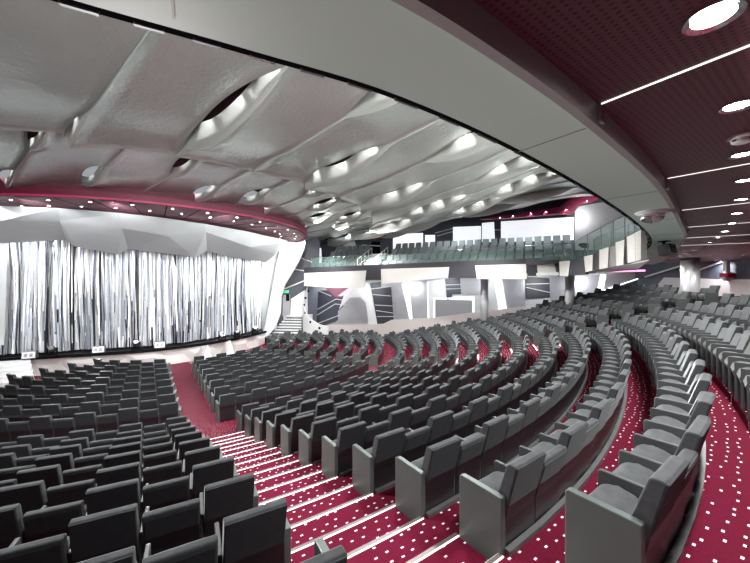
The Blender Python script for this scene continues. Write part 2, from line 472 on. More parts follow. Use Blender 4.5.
LIPL = smooth_line([cpt(24.35, a) for a in (-100, -92, -84, -76, -69)]+[(-1.80, .80), (-1.12, 1.16), (-.54, 1.44), (.14, 1.8), (1.12, 2.55), (2.66, 3.92), (4.69, 5.89), (6.67, 8.02), (8.5, 10.4), (10.4, 13.4), (11.8, 16.5), (12.2, 19)])
INNL = smooth_line([cpt(24.95, a) for a in (-100, -92, -84, -76, -69)]+[(-1.45, .30), (-.77, .69), (-.22, 1.0), (.42, 1.41), (1.40, 2.165), (3.0, 3.545), (5.05, 5.56), (7.0, 7.55), (9.2, 10.2), (11.6, 13.2), (14.2, 16.5), (16.2, 19.5)])
bm = bmesh.new(); ribbon(bm, LIPL, INNL, 1.0, 1.25); obj('soffit_band', bm, M['pale'], ring)
bm = bmesh.new(); ribbon(bm, poly_offset(INNL, 0), poly_offset(INNL, -.05), .985, 1.15); obj('rolled_edge', bm, M['greyedge'], ring)
for nm, d0_, d1_, z0, z1, m in (('lip_rail', .0, .025, 1.0, 1.05, 'black'), ('lip_trim', .025, .037, 1.01, 1.04, 'chrome'), ('lip_track', .037, .07, 1.02, 1.08, 'black'), ('parapet', -.06, .03, 1.08, 1.75, 'fdark')):
    bm = bmesh.new(); e = 74 if nm == 'parapet' else 84
    ribbon(bm, poly_offset(LIPL, d0_)[:e], poly_offset(LIPL, d1_)[:e], z0, z1); obj(nm, bm, M[m], ring)
for i in range(26):                            # little fittings set in the lip track
    k_ = 26+i*2
    la = poly_offset(LIPL, .045); lb = poly_offset(LIPL, .06)
    bm = bmesh.new(); ribbon(bm, la[k_:k_+2], lb[k_:k_+2], 1.005, 1.03)
    obj('lip_fitting', bm, M['chrome' if i % 4 == 0 else 'plinth'], ring)
bm = bmesh.new()
OUT = []
for x, y in poly_offset(INNL, -.05):
    d = Vector((x-CX, y-CY)).normalized(); OUT.append((CX+d.x*33.5, CY+d.y*33.5))
ribbon(bm, poly_offset(INNL, -.05), OUT, 1.12, 1.3)
soff = struct(obj('ceiling_maroon', bm, M['perf']), 'perforated maroon ceiling under the balcony', 'ceiling')
def r_in(deg):
    best = 24.9
    for (x, y), (x2, y2) in zip(INNL, INNL[1:]):
        a, b = math.degrees(math.atan2(y-CY, x-CX)), math.degrees(math.atan2(y2-CY, x2-CX))
        if a <= deg <= b:
            t = (deg-a)/(b-a+1e-9); return math.hypot(x-CX, y-CY)*(1-t)+math.hypot(x2-CX, y2-CY)*t
    return best
for i in range(8):                             # radial light lines
    a = A1-.75+5.35*(i-2)
    bm = bmesh.new()
    p0, p1 = pol(r_in(a)+.07, a, 1.116), pol(31.0, a, 1.116)
    d = (p1-p0).normalized(); nn = Vector((-d.y, d.x, 0))*.008
    vs = [bm.verts.new(q+Vector((0, 0, dz))) for dz in (0, .012) for q in (p0-nn, p0+nn, p1+nn, p1-nn)]
    for f in ((0, 1, 2, 3), (7, 6, 5, 4), (0, 4, 5, 1), (1, 5, 6, 2), (2, 6, 7, 3), (3, 7, 4, 0)): bm.faces.new([vs[j] for j in f])
    ll = obj('light_line', bm, M['ledsoft'])
    tag(ll, 'thin lit line across the maroon ceiling, %s counted along the curve' % ordn(i+1), 'light line', 'light lines in the maroon ceiling')
    bm = bmesh.new(); ri = r_in(a); sector(bm, ri+.055, ri+.08, a-.07, a+.07, 1.0, 1.11, step=.1)
    obj('end_clip', bm, M['chrome'], ll)
    bm = bmesh.new(); sector(bm, ri-.5, ri-.02, a-.010, a+.010, .996, 1.004, step=.1)
    obj('soffit_seam', bm, M['greyedge'], ll)

def downlight(p, r, label, group, lensm='lens', power=0, spot=True, color=(1, .97, .95)):
    t = empty('downlight', p); tag(t, label, 'downlight', group)
    bm = bmesh.new(); lathe(bm, [(r*.72, .02), (r*.72, -.004), (r*.98, -.014), (r, -.004), (r, .01)], (0, 0, 0), 20)
    obj('trim_ring', bm, M['chrome'], t)
    bm = bmesh.new(); lathe(bm, [(r*.70, .012), (r*.70, .002), (r*.55, -.002)], (0, 0, 0), 16)
    obj('lens', bm, M[lensm], t)
    if power:
        l = bpy.data.lights.new('downlight_beam', 'SPOT' if spot else 'POINT'); l.energy = power; l.color = color; l.shadow_soft_size = .06
        if spot: l.spot_size = math.radians(165); l.spot_blend = .8
        lo = bpy.data.objects.new('downlight_beam', l); COL.objects.link(lo); lo.location = (0, 0, -.05); lo.parent = t
    return t
dl = [(713, 15), (737, 105), (742, 154), (744, 180), (741, 199), (737, 213), (732, 223), (725, 231), (718, 237), (710, 242), (702.5, 246.5), (695, 249.7),
      (687, 253), (679, 255.7), (671.6, 258), (664, 260), (656.6, 262)]
for i, (u, v) in enumerate(dl):
    p = P(u, v, 1.12*F/(CV-v)); p.z = H0+1.118
    downlight(p, .10 if i == 0 else .085, 'round chrome downlight in maroon ceiling, %s in the curving line' % ordn(i+1), 'downlights in the maroon ceiling',
              power=70)
for i, (u, v) in enumerate(((706, 262), (718, 260.5), (745, 255))):
    p = P(u, v, 1.12*F/(CV-v)); p.z = H0+1.118
    downlight(p, .085, 'round chrome downlight in maroon ceiling near the back wall, %s of the second line' % ordn(i+1), 'downlights near the back wall', power=110)

# smoke detector, dome camera, hanging loudspeaker
p = P(742, 136, 1.12*F/(CV-136)); p.z = H0+1.12
t = tag(empty('smoke_detector', p), 'white round smoke detector on maroon ceiling between downlights', 'smoke detector')
bm = bmesh.new(); lathe(bm, [(.085, 0), (.085, -.012), (.07, -.02)], (0, 0, 0)); obj('base_plate', bm, M['plasticw'], t)
bm = bmesh.new(); lathe(bm, [(.062, -.02), (.06, -.045), (.045, -.055)], (0, 0, 0)); obj('sensor_head', bm, M['plasticw'], t)
for i in range(4):
    bm = bmesh.new(); a = i*PI/2
    box(bm, (-.012, -.004, -.043), (.012, .004, -.030), mtx=Matrix.Rotation(a, 4, 'Z') @ Matrix.Translation((0, .062, 0))); obj('vent_slot', bm, M['black'], t)
p = P(652, 212, 1.0*F/(CV-212)); p.z = H0+1.0
t = tag(empty('dome_camera', p), 'white dome security camera under the pale balcony soffit', 'security camera')
bm = bmesh.new(); lathe(bm, [(.20, 0), (.20, -.015), (.15, -.04)], (0, 0, 0), 24); obj('mount_plate', bm, M['plasticw'], t)
bm = bmesh.new(); lathe(bm, [(.145, -.04), (.14, -.09), (.115, -.13), (.07, -.155), (0.0001, -.165)], (0, 0, 0), 24); obj('dome_cover', bm, M['chrome'], t, True)
p = P(664, 240, 1.0*F/(CV-241)); p.z = H0+1.0
t = tag(empty('loudspeaker', p, .5), 'black loudspeaker hanging below the balcony soffit', 'loudspeaker')
bm = bmesh.new(); box(bm, (-.10, -.10, -.02), (.10, .10, 0)); box(bm, (-.025, -.025, -.12), (.025, .025, -.02)); obj('bracket', bm, M['black'], t)
bm = bmesh.new(); box(bm, (-.17, -.13, -.36), (.17, .13, -.10), .02, Matrix.Rotation(-.2, 4, 'X')); obj('cabinet', bm, M['fdark'], t)
bm = bmesh.new(); box(bm, (-.15, -.15, -.34), (.15, -.13, -.12), 0, Matrix.Rotation(-.2, 4, 'X')); obj('grille', bm, M['black'], t)

# ------------------------------------------------------------------ wavy silver ceiling
AX = math.radians(-35); ax, ay = math.cos(AX), math.sin(AX); bx, by = -ay, ax     # along / across the strips
def ab(x, y): return ax*x+ay*y, bx*x+by*y
def xy(a, b): return ax*a+bx*b, ay*a+by*b
KA, KB = ab(KX, KY); CA, CB = ab(CX, CY)
ZK = [(0, 3.6), (9, 3.7), (12.5, 3.8), (15.4, 4.0), (19, 4.7), (22.4, 5.6), (31, 6.2), (60, 6.4)]
def zceil(a, b):
    r = math.hypot(a-KA, b-KB)
    for (r0, z0), (r1, z1) in zip(ZK, ZK[1:]):
        if r <= r1: return z0+(z1-z0)*(r-r0)/(r1-r0)
    return 6.4
def zin(a, b):
    r = math.hypot(a-KA, b-KB); return 3.62+.62*max(0, (r-9)/4.9)**1.3
def lens_open(a, j, ringno):
    if ringno == 2:
        s = math.sin(2*PI*(a-KA)/8.5 - 2*PI*((.55 if j % 2 else .05)+(.07*math.sin(j*2.3) if j > 3 else 0)))
        return (.5 if j <= 0 else 1.)*max(0., s)**.8
    per = 4.6
    ph = {0: .0, 1: .55, 2: .22, 3: .78}[j % 4]*per
    s = math.sin(2*PI*(a-ph-KA)/per)
    return max(0., s)**.9
def strip(ringno, j, b0, b1, a0f, a1f, zf, label, group):
    NA, NB = 34, 8
    t = empty('ceiling_panel'); tag(t, label, 'ceiling panel', group, 'thing')
    dip, rise, slot_w = (.46, .18, .22) if ringno == 2 else (.26, .16, .18)
    ver, fac = [], []
    for i in range(NA+1):
        for q in range(NB+1):
            w = q/NB; b = b0+(b1-b0)*w
            A0, A1_ = a0f(b), a1f(b); a = A0+(A1_-A0)*i/NA
            b -= slot_w*lens_open(a, j+1, ringno)*w**3
            z = zf(a, b) - (.045+dip*lens_open(a, j, ringno))*(1-w)**2 - (.14*max(0, 1-i/3.0) if ringno == 2 else 0) + rise*lens_open(a, j+1, ringno)*w**2
            x, y = xy(a, b); ver.append(W(x, y, z))
    n1 = NB+1
    for i in range(NA):
        for q in range(NB): fac.append((i*n1+q, i*n1+q+1, (i+1)*n1+q+1, (i+1)*n1+q))
    k = len(ver)
    ver += [v+Vector((0, 0, .03)) for v in ver]
    top = [tuple(x+k for x in f[::-1]) for f in fac]
    side = []
    edge = [q for q in range(n1)] + [i*n1+NB for i in range(1, NA+1)] + [NA*n1+q for q in range(NB-1, -1, -1)] + [i*n1 for i in range(NA-1, 0, -1)]
    for u, v in zip(edge, edge[1:]+edge[:1]): side.append((u, v, v+k, u+k))
    sh = raw('metal_sheet', ver, fac+top+side, M['silver'], t, True)
    for p in sh.data.polygons[len(fac)*2:]: p.use_smooth = False
    fv, ff = [], []
    hgt = .72 if ringno == 2 else .36
    for i in range(NA+1):
        A0, A1_ = a0f(b0), a1f(b0); a = A0+(A1_-A0)*i/NA
        zl = zf(a, b0)-.045-dip*lens_open(a, j, ringno)-(.14*max(0, 1-i/3.0) if ringno == 2 else 0)
        for (db, dz) in ((0.0, 0.), (-.015, .12), (-.0, hgt), (.03, hgt), (.03, .12), (.03, .0)):
            x, y = xy(a, b0+db); fv.append(W(x, y, zl+dz))
    for i in range(NA):
        for q in range(6): ff.append((i*6+q, i*6+(q+1) % 6, (i+1)*6+(q+1) % 6, (i+1)*6+q))
    raw('upturned_edge', fv, ff, M['flange'], t, False)
    # spotlights tucked above the neighbour's raised edge
    A0, A1_ = a0f(b0), a1f(b0); a = min(A0, A1_)+.4; last = max(A0, A1_)-.3
    while a < last:
        s = lens_open(a, j, ringno)
        x, y = xy(a, b0-(.46 if ringno == 2 else .33)); x2, y2 = xy(a, b0)
        vis = project(W(x, y, zf(a, b0)))
        if s > .35 and b0 < 22 and vis and -40 < vis[0] < 700 and vis[1] > -30:
            zz = zf(a, b0)+(.66 if ringno == 2 else .46)
            src = W(x, y, zz)
            bm = bmesh.new(); cyl(bm, src, src+Vector((0, 0, .08)), .035, .05, 10); lp = obj('spot_lamp', bm, M['black'], t)
            bm = bmesh.new(); cyl(bm, src+Vector((0, 0, -.006)), src+Vector((0, 0, .0)), .028, None, 10); obj('lens', bm, M['smalllens'], lp)
            l = bpy.data.lights.new('cove_spot', 'SPOT'); l.energy = 44 if ringno == 2 else 24; l.spot_size = math.radians(72); l.spot_blend = .7; l.shadow_soft_size = .04
            lo = bpy.data.objects.new('cove_spot', l); COL.objects.link(lo); lo.location = src+Vector((0, 0, -.02))
            tgt = W(x2, y2, zf(a, b0)-.06)
            lo.rotation_euler = (tgt-src).to_track_quat('-Z', 'Y').to_euler(); lo.parent = t
        a += 1.3 if ringno == 2 else 1.05
def circ(c, r, b, lo):
    d = r*r-(b-c[1])**2
    return c[0]+math.sqrt(d) if d > 0 else lo
cnt = 0
for j in range(-5, 13):
    b0 = 2.54+2.15*j; b1 = b0+2.13
    if b1 > 29: break
    cnt += 1
    a0f = lambda b: max(circ((KA, KB), 13.5, b, -99), -23.5 + max(0, b-25)*2.0) if b < 22.9 else -22.5+max(0, b-26)*2.2
    a1f = lambda b: circ((CA, CB), 23.2+max(0, min(7, (b-10)*.4)), b, -10)
    strip(2, j, b0, b1, a0f, a1f, zceil, 'long wavy silver ceiling panel of the outer ring, %s strip across' % ordn(cnt), 'outer wavy ceiling panels')
cnt = 0
for j in range(-4, 13):
    b0 = 2.2+1.68*j; b1 = b0+1.665
    cnt += 1
    a0f = lambda b: circ((KA, KB), 8.75, b, KA-2)
    a1f = lambda b: circ((KA, KB), 13.95, b, KA)
    strip(1, j, b0, b1, a0f, a1f, zin, 'short silver ceiling panel beside the stage canopy, %s strip across' % ordn(cnt), 'inner silver ceiling panels')
# the dark ceiling above the panels
bm = bmesh.new()
rings = []
for r in (7.5, 9, 12.5, 15.4, 19, 22.4, 31, 40):
    rw = []
    for i in range(61):
        a = math.radians(-170+i*270/60)
        x, y = KX+r*math.cos(a), KY+r*math.sin(a); aa, bb = ab(x, y)
        rw.append(bm.verts.new(W(x, y, zceil(aa, bb)+1.25)))
    rings.append(rw)
for p, q in zip(rings, rings[1:]):
    for i in range(60): bm.faces.new((p[i], p[i+1], q[i+1], q[i]))
struct(obj('ceiling', bm, M['darkvoid']), 'dark maroon ceiling void above the silver panels', 'ceiling')

# ------------------------------------------------------------------ stage canopy
can = struct(empty('ceiling_canopy'), 'round maroon canopy over the stage with pink light painted on its edge', 'stage canopy')
bm = bmesh.new(); sector(bm, 3.0, 8.95, -130, 62, 3.12, 3.18, (KX, KY)); obj('soffit_board', bm, M['maroon'], can)
bm = bmesh.new(); sector(bm, 8.95, 9.03, -130, 62, 3.09, 3.40, (KX, KY)); obj('fascia_band', bm, M['pinkdeep'], can)
bm = bmesh.new(); sector(bm, 8.95, 9.06, -130, 62, 3.09, 3.17, (KX, KY)); obj('fascia_pink_light', bm, M['pink'], can)  # brighter strip paints the pink light on the lower fascia
bm = bmesh.new(); sector(bm, 8.80, 8.95, -130, 62, 3.40, 3.75, (KX, KY)); obj('upper_band', bm, M['darkvoid'], can)
for i in range(24):
    a = -128+i*8
    bm = bmesh.new(); sector(bm, 4.5, 8.94, a, a+.18, 3.112, 3.12, (KX, KY), .2); obj('joint', bm, M['black'], can)
nd = 0
for i in range(16):
    for rr, da in ((8.3, 0), (7.3, 3.5)):
        a = -112+i*9.6+da
        x, y = KX+rr*math.cos(math.radians(a)), KY+rr*math.sin(math.radians(a))
        q = project(W(x, y, 3.0))
        if not q or not -10 < q[0] < 320: continue
        nd += 1
        downlight(W(x, y, 3.118), .075, 'small lit downlight under the stage canopy, %s counted from the far side' % ordn(nd), 'stage canopy downlights', 'smalllens')

# ------------------------------------------------------------------ stage
LIP = smooth_line([(-26, 14.6), (-21, 15.9), (-17.6, 17.2), (-14.8, 18.2), (-12.3, 19.5), (-10.3, 21.7), (-9.1, 24.2), (-8.6, 26.4)])
CURT = smooth_line([(-24.5, 15.5), (-19.9, 16.8), (-17.0, 17.8), (-14.3, 18.9), (-12.2, 20.2), (-10.9, 21.8), (-9.6, 24.5), (-8.9, 26.7)], 8)
stage = tag(empty('stage', (-14, 21, 0)), 'low curved stage with pale faceted front and black floor below the silver curtain', 'stage')
stage.matrix_world = Matrix.Translation((0, 0, 0))
ZS = -3.9
v, f = [], []
n = len(LIP)
back = [(-30, 30), (-10, 36)]
vs = [W(x, y, ZS) for x, y in LIP]+[W(-8.6, 33, ZS), W(-30, 33, ZS)]
slab_poly('stage_floor', vs, .12, M['stagefloor'], stage, (0, 0, -1))
bm = bmesh.new(); pv = None
base = poly_offset(LIP, .12)
for i, ((x, y), (x2, y2)) in enumerate(zip(LIP, base)):
    bulge = -.10 if (i//3) % 2 else .05
    ax_, ay_ = poly_offset(LIP, .12+bulge)[i]
    cur = [bm.verts.new(W(x2, y2, ZS-.12)), bm.verts.new(W(ax_, ay_, -4.4)), bm.verts.new(W(x2, y2, -4.92))]
    if pv:
        for a, b in ((0, 1), (1, 2)): bm.faces.new((pv[a], cur[a], cur[b], pv[b]))
    pv = cur
obj('stage_front', bm, M['stagefront'], stage)
bm = bmesh.new(); pv = None
for (x, y), (x2, y2) in zip(poly_offset(LIP, -.05), poly_offset(LIP, .05)):
    cur = [bm.verts.new(W(x, y, ZS+.02)), bm.verts.new(W(x, y, ZS-.13)), bm.verts.new(W(x2, y2, ZS-.13)), bm.verts.new(W(x2, y2, ZS+.02))]
    if pv:
        for a in range(4): bm.faces.new((pv[a], cur[a], cur[(a+1) % 4], pv[(a+1) % 4]))
    pv = cur
obj('stage_lip', bm, M['black'], stage)
# peaked white pieces on the stage front
for k_, (u, yb) in enumerate(((205, 20.0), (228, 21.6))):
    c = P(u, 340, yb); c.z = 0
    t = tag(empty('stage_wedge', c, -.75), 'pale peaked wedge against the stage front, %s front row' % ('beside the' if k_ == 0 else 'farther along, behind the'), 'stage wedge')
    s = 1.0 - .35*k_
    raw('wedge_body', [(-1.0*s, -.55*s, 0), (.9*s, -.6*s, 0), (.9*s, .25, 0), (-1.0*s, .25, 0), (.1, .1, 1.15), (-.25*s, -.1, 1.0)],
        [(0, 1, 5), (1, 4, 5), (1, 2, 4), (2, 3, 4), (3, 0, 5), (3, 5, 4), (0, 3, 2, 1)], M['stagefront'], t)
# steps up to the stage at the near end
c0 = Vector((-18.3, 16.75)); dn = Vector((.40, -.92)); dt = Vector((.92, .40))
t = tag(empty('stage_steps', (c0.x, c0.y, 0)), 'white flight of steps up to the stage beside the dark rows', 'steps')
for i in range(5):
    z1 = .98-.19*i
    bm = bmesh.new()
    q = [c0+dn*(.30*i)-dt*(2.0+.18*i), c0+dn*(.30*i)+dt*(.75+.16*i), c0+dn*(.30*(i+1))+dt*(.75+.16*i+.1), c0+dn*(.30*(i+1))-dt*(2.0+.18*i)]
    lo = [bm.verts.new((p.x-c0.x, p.y-c0.y, 0)) for p in q]; hi = [bm.verts.new((p.x-c0.x, p.y-c0.y, z1)) for p in q]
    bm.faces.new(lo[::-1]); bm.faces.new(hi)
    for a in range(4): bm.faces.new((lo[a], lo[(a+1) % 4], hi[(a+1) % 4], hi[a]))
    obj('step', bm, M['white'], t)

# curtain of tinsel strips
cur = tag(empty('stage_curtain'), 'long shimmering silver tinsel curtain hanging across the whole stage', 'curtain')
seglen = [0]
for p, q in zip(CURT, CURT[1:]): seglen.append(seglen[-1]+math.hypot(q[0]-p[0], q[1]-p[1]))
def along(s):
    for i in range(len(CURT)-1):
        if s <= seglen[i+1]:
            t = (s-seglen[i])/(seglen[i+1]-seglen[i]); p, q = CURT[i], CURT[i+1]
            d = Vector((q[0]-p[0], q[1]-p[1])).normalized()
            return Vector((p[0]+(q[0]-p[0])*t, p[1]+(q[1]-p[1])*t)), d
    return Vector(CURT[-1]), d
v, f, mi = [], [], []
s = 0; tot = seglen[-1]; rnd = random.Random(11); fold = 0
while s < tot-.05:
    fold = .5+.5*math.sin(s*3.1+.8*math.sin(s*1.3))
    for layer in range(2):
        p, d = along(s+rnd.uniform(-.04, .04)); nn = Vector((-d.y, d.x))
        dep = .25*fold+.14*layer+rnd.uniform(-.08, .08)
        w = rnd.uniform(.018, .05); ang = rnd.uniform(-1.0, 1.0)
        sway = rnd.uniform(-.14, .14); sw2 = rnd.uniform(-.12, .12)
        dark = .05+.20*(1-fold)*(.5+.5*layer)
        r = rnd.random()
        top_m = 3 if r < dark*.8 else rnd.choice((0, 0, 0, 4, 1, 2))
        b = len(v); NS = 5
        cuts = [0]+sorted(rnd.uniform(.15, .95) for _ in range(NS-1))+[1]
        for q in range(NS+1):
            tt = cuts[q]; z = 2.25+(ZS+.12+rnd.uniform(0, .05)*(q == NS)-2.25)*tt
            off = sway*math.sin(tt*2.6)+sw2*tt*tt
            tw = ang+tt*rnd.uniform(-.4, .4)
            c = p+d*off+nn*(dep+.08*math.sin(tt*5+s))
            e = (d*math.cos(tw)+nn*math.sin(tw))*w
            for sg in (-1, 1): v.append(W(c.x+e.x*sg, c.y+e.y*sg, z))
        for q in range(NS):
            f.append((b+2*q, b+2*q+1, b+2*q+3, b+2*q+2))
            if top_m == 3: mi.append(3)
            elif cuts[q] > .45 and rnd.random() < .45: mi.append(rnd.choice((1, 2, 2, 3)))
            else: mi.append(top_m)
    s += .034
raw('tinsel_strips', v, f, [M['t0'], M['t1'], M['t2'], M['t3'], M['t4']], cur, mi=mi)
bm = bmesh.new(); pv = None
for (x, y), (x2, y2) in zip(poly_offset(CURT, .55), poly_offset(CURT, .60)):
    c = [bm.verts.new(W(x, y, 2.4)), bm.verts.new(W(x, y, ZS)), bm.verts.new(W(x2, y2, ZS)), bm.verts.new(W(x2, y2, 2.4))]
    if pv:
        for a in range(4): bm.faces.new((pv[a], c[a], c[(a+1) % 4], pv[(a+1) % 4]))
    pv = c
obj('backing_cloth', bm, M['fabricblk'], cur)

# faceted valance above the curtain
T = [(-60, 204, 12.8), (0, 206, 13.4), (58, 208, 13.9), (120, 213, 14.6), (165, 218, 15.8), (205, 224, 17.3), (245, 231, 19.6), (288, 241, 23.2)]
Mi_ = [(-60, 222, 13.6), (0, 221, 14.0), (60, 221, 14.9), (70, 236, 16.1), (122, 228, 15.6), (168, 236, 17.3), (206, 232, 17.9), (250, 247, 21.3), (276, 254, 24.5)]
B = [(-60, 244, 15.0), (0, 243, 15.9), (66, 240, 17.0), (76, 247, 17.2), (118, 254, 18.1), (128, 249, 18.3), (195, 257, 20.0), (207, 251, 20.5), (232, 257, 22.4), (266, 262, 25.7)]
V3 = [P(*p) for p in T]+[P(*p) for p in Mi_]+[P(*p) for p in B]
nT, nM = len(T), len(Mi_)
tm = [(0, 1, 8), (1, 9, 8), (1, 2, 9), (2, 10, 9), (2, 3, 10), (3, 12, 10), (10, 12, 11), (3, 4, 12), (4, 13, 12), (4, 5, 13), (5, 14, 13), (5, 6, 14), (6, 15, 14), (6, 7, 15), (7, 16, 15)]
mb = [(8, 9, 17), (9, 18, 17), (9, 19, 18), (9, 10, 19), (10, 11, 19), (11, 20, 19), (11, 12, 20), (12, 21, 20), (12, 22, 21), (12, 13, 22), (13, 23, 22), (13, 14, 23), (14, 24, 23), (14, 25, 24), (14, 15, 25), (15, 16, 26), (15, 26, 25)]
nV = len(V3)
fr = tm+mb
bk = [tuple(x+nV for x in t_[::-1]) for t_ in fr]
V3b = [p+Vector((-.05, .09, 0)) for p in V3]
rimE = [(i, i+1) for i in range(17, 26)]
rim = [(a, b, b+nV, a+nV) for a, b in rimE]
val = raw('stage_valance', V3+V3b, fr+bk+rim, M['valance'])
tag(val, 'pale grey faceted valance panel above the silver curtain', 'valance')
# flat white side panel of the stage opening at the near end
o = slab_poly('stage_side_panel', [P(-30, 244, 15.2), P(8, 243, 15.9), P(4, 345, 16.4), P(-30, 350, 15.4)], .1, M['valance'])
tag(o, 'pale flat side panel at the near edge of the curtain', 'side panel')

o = slab_poly('stage_side_panel', [P(262, 259, 26.9), P(286, 244, 26.9), P(276, 330, 26.9), P(262, 334, 26.9)], .1, M['valance'])
tag(o, 'pale upright panel between the curtain and the curving wing', 'side panel')
# monitors and lamps on the stage edge
for i, (u, v_, Y) in enumerate(((28, 357, 16.75), (98, 352, 18.15), (159.5, 346.5, 19.5))):
    c = P(u, v_, Y); c.z = H0+ZS
    t = tag(empty('stage_monitor', c, .45), 'white-faced stage monitor at the curtain foot, %s' % ('beside the white steps', 'middle one', 'above the red aisle')[i], 'stage monitor', 'monitors on the stage edge')
    bm = bmesh.new(); prism_x(bm, [(.02, 0), (.40, 0), (.34, .36), (.10, .36)], -.27, .27, .01); obj('cabinet', bm, M['plinth'], t)
    bm = bmesh.new(); prism_x(bm, [(-.0, .03), (.03, .03), (.11, .34), (.08, .34)], -.25, .25); g = obj('front_grille', bm, M['white'], t)
    for sx in (-.1, .1):
        bm = bmesh.new(); prism_x(bm, [(.010, .10), (.02, .10), (.06, .25), (.05, .25)], sx-.06, sx+.06); obj('driver', bm, M['meshwall'], g)
for i, (u, v_, Y) in enumerate(((52, 355, 17.2), (136, 349, 18.9), (222, 341, 21.6), (237, 338, 22.8), (255, 334, 24.5))):
    c = P(u, v_, Y); c.z = H0+ZS
    t = tag(empty('stage_lamp', c, .5), 'black moving stage lamp at the curtain foot, %s along the edge' % ordn(i+1), 'stage lamp', 'lamps on the stage edge')
    bm = bmesh.new(); box(bm, (-.2, -.18, 0), (.2, .18, .12), .02); obj('base', bm, M['black'], t)
    for sx in (-1, 1):
        bm = bmesh.new(); box(bm, (sx*.19-.025, -.06, .12), (sx*.19+.025, .06, .48), .01); obj('yoke_arm', bm, M['black'], t)
    bm = bmesh.new(); cyl(bm, (0, .12, .36), (0, -.16, .50), .15, .13, 16); hd = obj('lamp_head', bm, M['fdark'], t)
    bm = bmesh.new(); cyl(bm, (0, -.155, .498), (0, -.18, .51), .11, .11, 16); obj('lens', bm, M['chrome'], hd)

# ------------------------------------------------------------------ far wall under the balcony
PWALL = ((-5.5, 32.3), (19.0, 24.3))
PBAR = ((-5, 31.4), (18.2, 23.9))
PUP = ((-5.6, 34.2), (18, 27))
wf = struct(empty('wall_far'), 'white and silver far wall with navy insets below the balcony', 'wall')
slab_poly('wall_face', [W(-5.5, 32.3, -5), W(19, 24.3, -5), W(19, 24.3, 1.3), W(-5.5, 32.3, 1.3)], .2, M['valance'], wf)
def wp(nm, uv, m, off=.06): return wall_panel(nm, uv, PWALL, M[m], wf, off)
wp('navy_panel', [(311, 291), (330, 290), (345, 296), (341, 318), (335, 322), (311, 330)], 'navy')
for q in ((311, 313, 336, 299), (336, 299, 345, 300.5), (311, 319, 335, 304), (335, 304, 345, 305), (311, 326, 340, 315), (312, 288, 331, 296)): bar_on('light_bar', *q, PWALL, .035, M['white'], wf)
wp('maroon_wedge', [(325, 288), (352, 287), (343, 295), (336, 297)], 'maroon', .14)
wp('pink_strip', [(338, 296), (350, 287), (353, 287), (342, 296)], 'pinkled', .2)
wp('bronze_panel', [(338, 311), (352, 299), (364, 298), (369, 326), (338, 328)], 'silverwall', .10)
wp('curved_panel', [(345, 292), (354, 286), (367, 283), (372, 298), (378, 328), (369, 328), (366, 303), (360, 297), (350, 298), (339, 309)], 'white', .16)
wp('tile_column', [(369, 280), (381, 280), (381, 287), (391, 287), (394, 326), (378, 328), (373, 298)], 'fdark', .08)
for q in ((371, 289, 391, 286.5), (373, 294.5, 391, 296), (375, 305, 393, 306), (376, 310.5, 393, 313), (377, 316.5, 394, 316.5)): bar_on('light_bar', *q, PWALL, .03, M['white'], wf)
wp('silver_panel', [(391.5, 286), (402, 284), (411, 325), (394.5, 325)], 'silverwall')
wp('light_slot', [(402, 284), (409, 283), (412.5, 324), (410.5, 324)], 'slot', .05)
wp('silver_panel', [(409.5, 283), (427, 281), (428, 324), (413, 324)], 'silverwall', .1)
wp('white_panel', [(428, 281), (444, 279), (446, 299), (434, 300), (434, 323), (429, 324)], 'white', .08)
wp('light_slot', [(426.6, 282), (428.4, 282), (429.5, 322), (428, 322)], 'slot', .05)
wp('blue_panel', [(445, 279), (460, 278), (461, 294), (452, 294), (452, 300), (447, 300)], 'navy', .1)
for q in ((445, 285, 461, 284.5), (446, 289, 461, 288.5)): bar_on('light_bar', *q, PWALL, .03, M['white'], wf)
wp('bronze_panel', [(461, 284), (480, 282), (480, 294), (462, 295)], 'silverwall', .08)
wp('halo', [(433.5, 298), (474, 297), (474, 317), (433.5, 318)], 'slot', .10)
wp('acoustic_panel', [(435, 299), (472.5, 300), (472.5, 318), (435, 319)], 'meshwall', .22)
wp('light_slot', [(494, 277), (501, 277), (507.5, 315), (500, 316)], 'slot', .06)
wp('silver_panel', [(503, 277), (525, 276), (525, 306), (508, 309)], 'silverwall', .1)
wp('dark_square', [(526, 277), (549, 278), (550, 297), (526, 299)], 'fdark', .14)
for q in ((526, 284.2, 549, 283.5), (526, 287.3, 550, 292.5)): bar_on('light_bar', *q, PWALL, .03, M['white'], wf, .18)
wp('silver_panel', [(551, 277), (565, 276), (565, 303), (551, 304)], 'silverwall', .1)
wp('light_slot', [(600.5, 275), (606, 275), (602, 297), (596, 298)], 'slot', .08)
wp('silver_panel', [(575, 276), (600, 275), (595, 297), (575, 300)], 'silverwall', .1)
wp('silver_panel', [(607, 275), (636, 272), (612, 288), (604, 290)], 'silverwall', .1)
wp('navy_wedge', [(603, 291), (640, 276), (660, 271), (660, 289), (640, 289)], 'navy', .14)
for q in ((603, 290.5, 652, 274), (604, 291, 650, 286.5)): bar_on('light_bar', *q, PWALL, .045, M['slot'], wf, .2)
# barrier in front of that wall
tp = [(296, 326), (340, 325), (383, 324), (391, 320), (430, 318), (484, 311), (530, 306), (570, 302), (610, 298), (645, 295)]
up = [plane_hit(u, v, *PBAR) for u, v in tp]
bar = slab_poly('wall_barrier', up+[p-Vector((0, 0, 2.2)) for p in up[::-1]], .14, M['barrier'])
struct(bar, 'pale low barrier wall along the ends of the far rows', 'wall')
